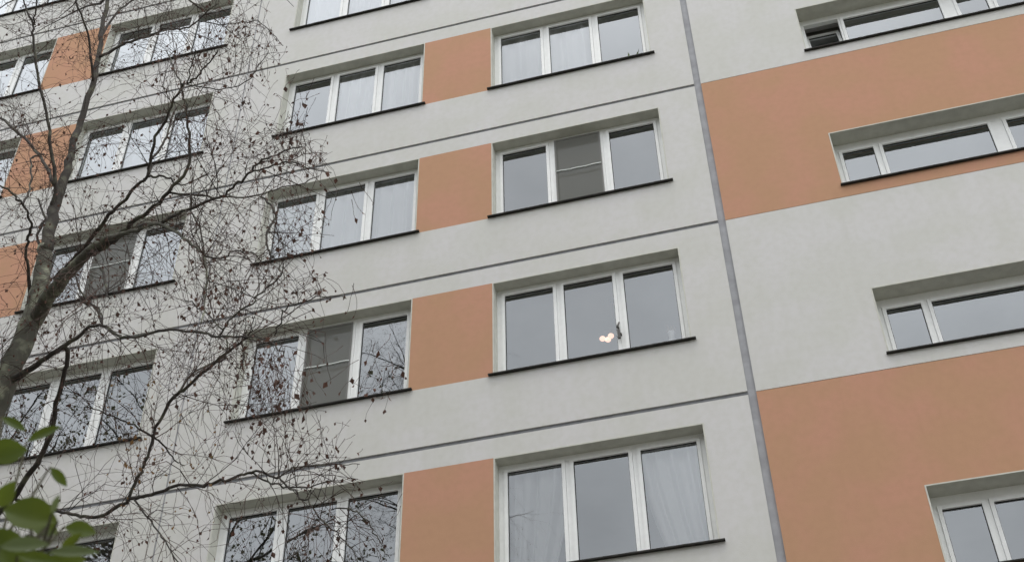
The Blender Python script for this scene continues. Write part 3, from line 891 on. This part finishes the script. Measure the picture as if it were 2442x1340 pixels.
for i in range(4):
    b_ = Vector((-.72 + sr.gauss(0, .06), -11.35 + sr.gauss(0, .06), GZ - .02)); e_ = hub + Vector((sr.gauss(0, .05), sr.gauss(0, .05), .02 - .1 * i))
    p_, r_ = smooth_pts([b_, b_.lerp(e_, .4) + Vector((sr.gauss(0, .05), sr.gauss(0, .05), 0)), b_.lerp(e_, .75), e_], [.012, .009, .006, .003], 5)
    mb = MB(); mb.tube([q + SO for q in p_], r_, 7); mb.build('stem', M['stem'], shrub, smooth=True)
for i in range(60):
    z_ = sr.uniform(.5, 1.9); a_ = sr.uniform(0, 2 * PI); R_ = sr.uniform(.05, .38)
    c = Vector((-.72 + R_ * math.cos(a_), -11.35 + R_ * math.sin(a_), GZ + z_))
    pc = pix(c)
    if 0 < pc[1] < 1400 and pc[0] > -200: continue
    d = Vector((math.cos(a_), math.sin(a_), sr.uniform(-.4, .5))); broad_leaf(c, d, Vector((0, 0, 1)) + d * .2, sr.uniform(.05, .075), sr.uniform(.03, .045), M['green'])

# ------------------------------------------------------------------ trees beside the birch (mirrored in the glass)
def far_tree(x, y, h, seed, label):
    rn = random.Random(seed)
    t_ = empty('bare_tree', (x, y, GZ)); tag(t_, label, 'tree', 'half-bare trees left of the birch')
    tp, tr2 = grow(Vector((0, 0, -.1)), Vector((0, 0, 1)), h * .8, .24, 14, 0, .03, rn)
    mb = MB(); mb.tube(tp, tr2, 9); mb.build('trunk', M['greybark'], t_, smooth=True)
    cr_ = MB(); lf = MB()
    for i in range(95):
        k = rn.randint(5, 14); p0 = tp[k]; an = rn.uniform(0, 2 * PI)
        pts, rad = grow(p0, Vector((math.cos(an), math.sin(an), rn.uniform(.4, 1.3))), h * rn.uniform(.14, .3), .035, 8, .03, .10, rn)
        cr_.tube(pts, rad, 4, False)
        for j in range(1, len(pts)):
            for _ in range(8):
                dd = (pts[j] - pts[j - 1]).normalized() + Vector((rn.gauss(0, .8), rn.gauss(0, .8), rn.gauss(.1, .6)))
                p2, r2 = grow(pts[j], dd, rn.uniform(.4, 1.2), .007, 4, .1, .2, rn); cr_.tube(p2, r2, 3, False)
                for q in p2[1:]:
                    if rn.random() < .6:
                        s = rn.uniform(.018, .045); v = Vector((rn.gauss(0, 1), rn.gauss(0, 1), rn.gauss(0, 1))).normalized() * s; u_ = v.orthogonal().normalized() * s
                        lf.quad(tuple(q - v), tuple(q + u_), tuple(q + v), tuple(q - u_))
    tag(cr_.build('crown', M['greybark'], t_), kind='stuff'); tag(lf.build('leaves', M['olive'], t_), kind='stuff')


far_tree(-12.6, -9.6, 21.0, 1, 'half-bare tree standing to the left of the birch, mirrored in the windows beside it')
far_tree(-17.0, -9.4, 22.4, 2, 'half-bare tree second from the birch, mirrored in the lower left windows')
far_tree(-21.8, -11, 21.5, 4, 'half-bare tree farthest left from the birch, beyond the edge of the view')

# ------------------------------------------------------------------ unseen block, added across the yard to darken the lower facade
ob = empty('shade_block', (-14, -42, GZ)); tag(ob, 'added unseen grey block across the yard, keeps sky light off the lower facade', 'building')
mb = MB(); mb.box(-38, 38, -12, 0, 0, 26); mb.build('wall', M['plinth'], ob)
mb = MB(); mb.box(-38.3, 38.3, -12.3, .3, 26.003, 26.4); mb.build('roof', M['roof'], ob)
wm = MB(); wm.box(0, 1.5, .0, .05, 0, 1.4); wme = wm.mesh('window', M['glass'])
wm = MB(); wm.box(-.08, 0, .0, .08, -.08, 1.48); wm.box(1.5, 1.58, .0, .08, -.08, 1.48); wm.box(0, 1.5, .0, .08, 1.4, 1.48); wm.box(0, 1.5, .0, .12, -.08, 0); wm.box(.71, .79, .052, .08, 0, 1.4)
wfm = wm.mesh('frame', M['pvc'])
for r in range(9):
    for c in range(22):
        wo_ = link('window', wme, ob, (-36.5 + c * 3.4, .003, 1.3 + r * 2.8)); link('frame', wfm, wo_)
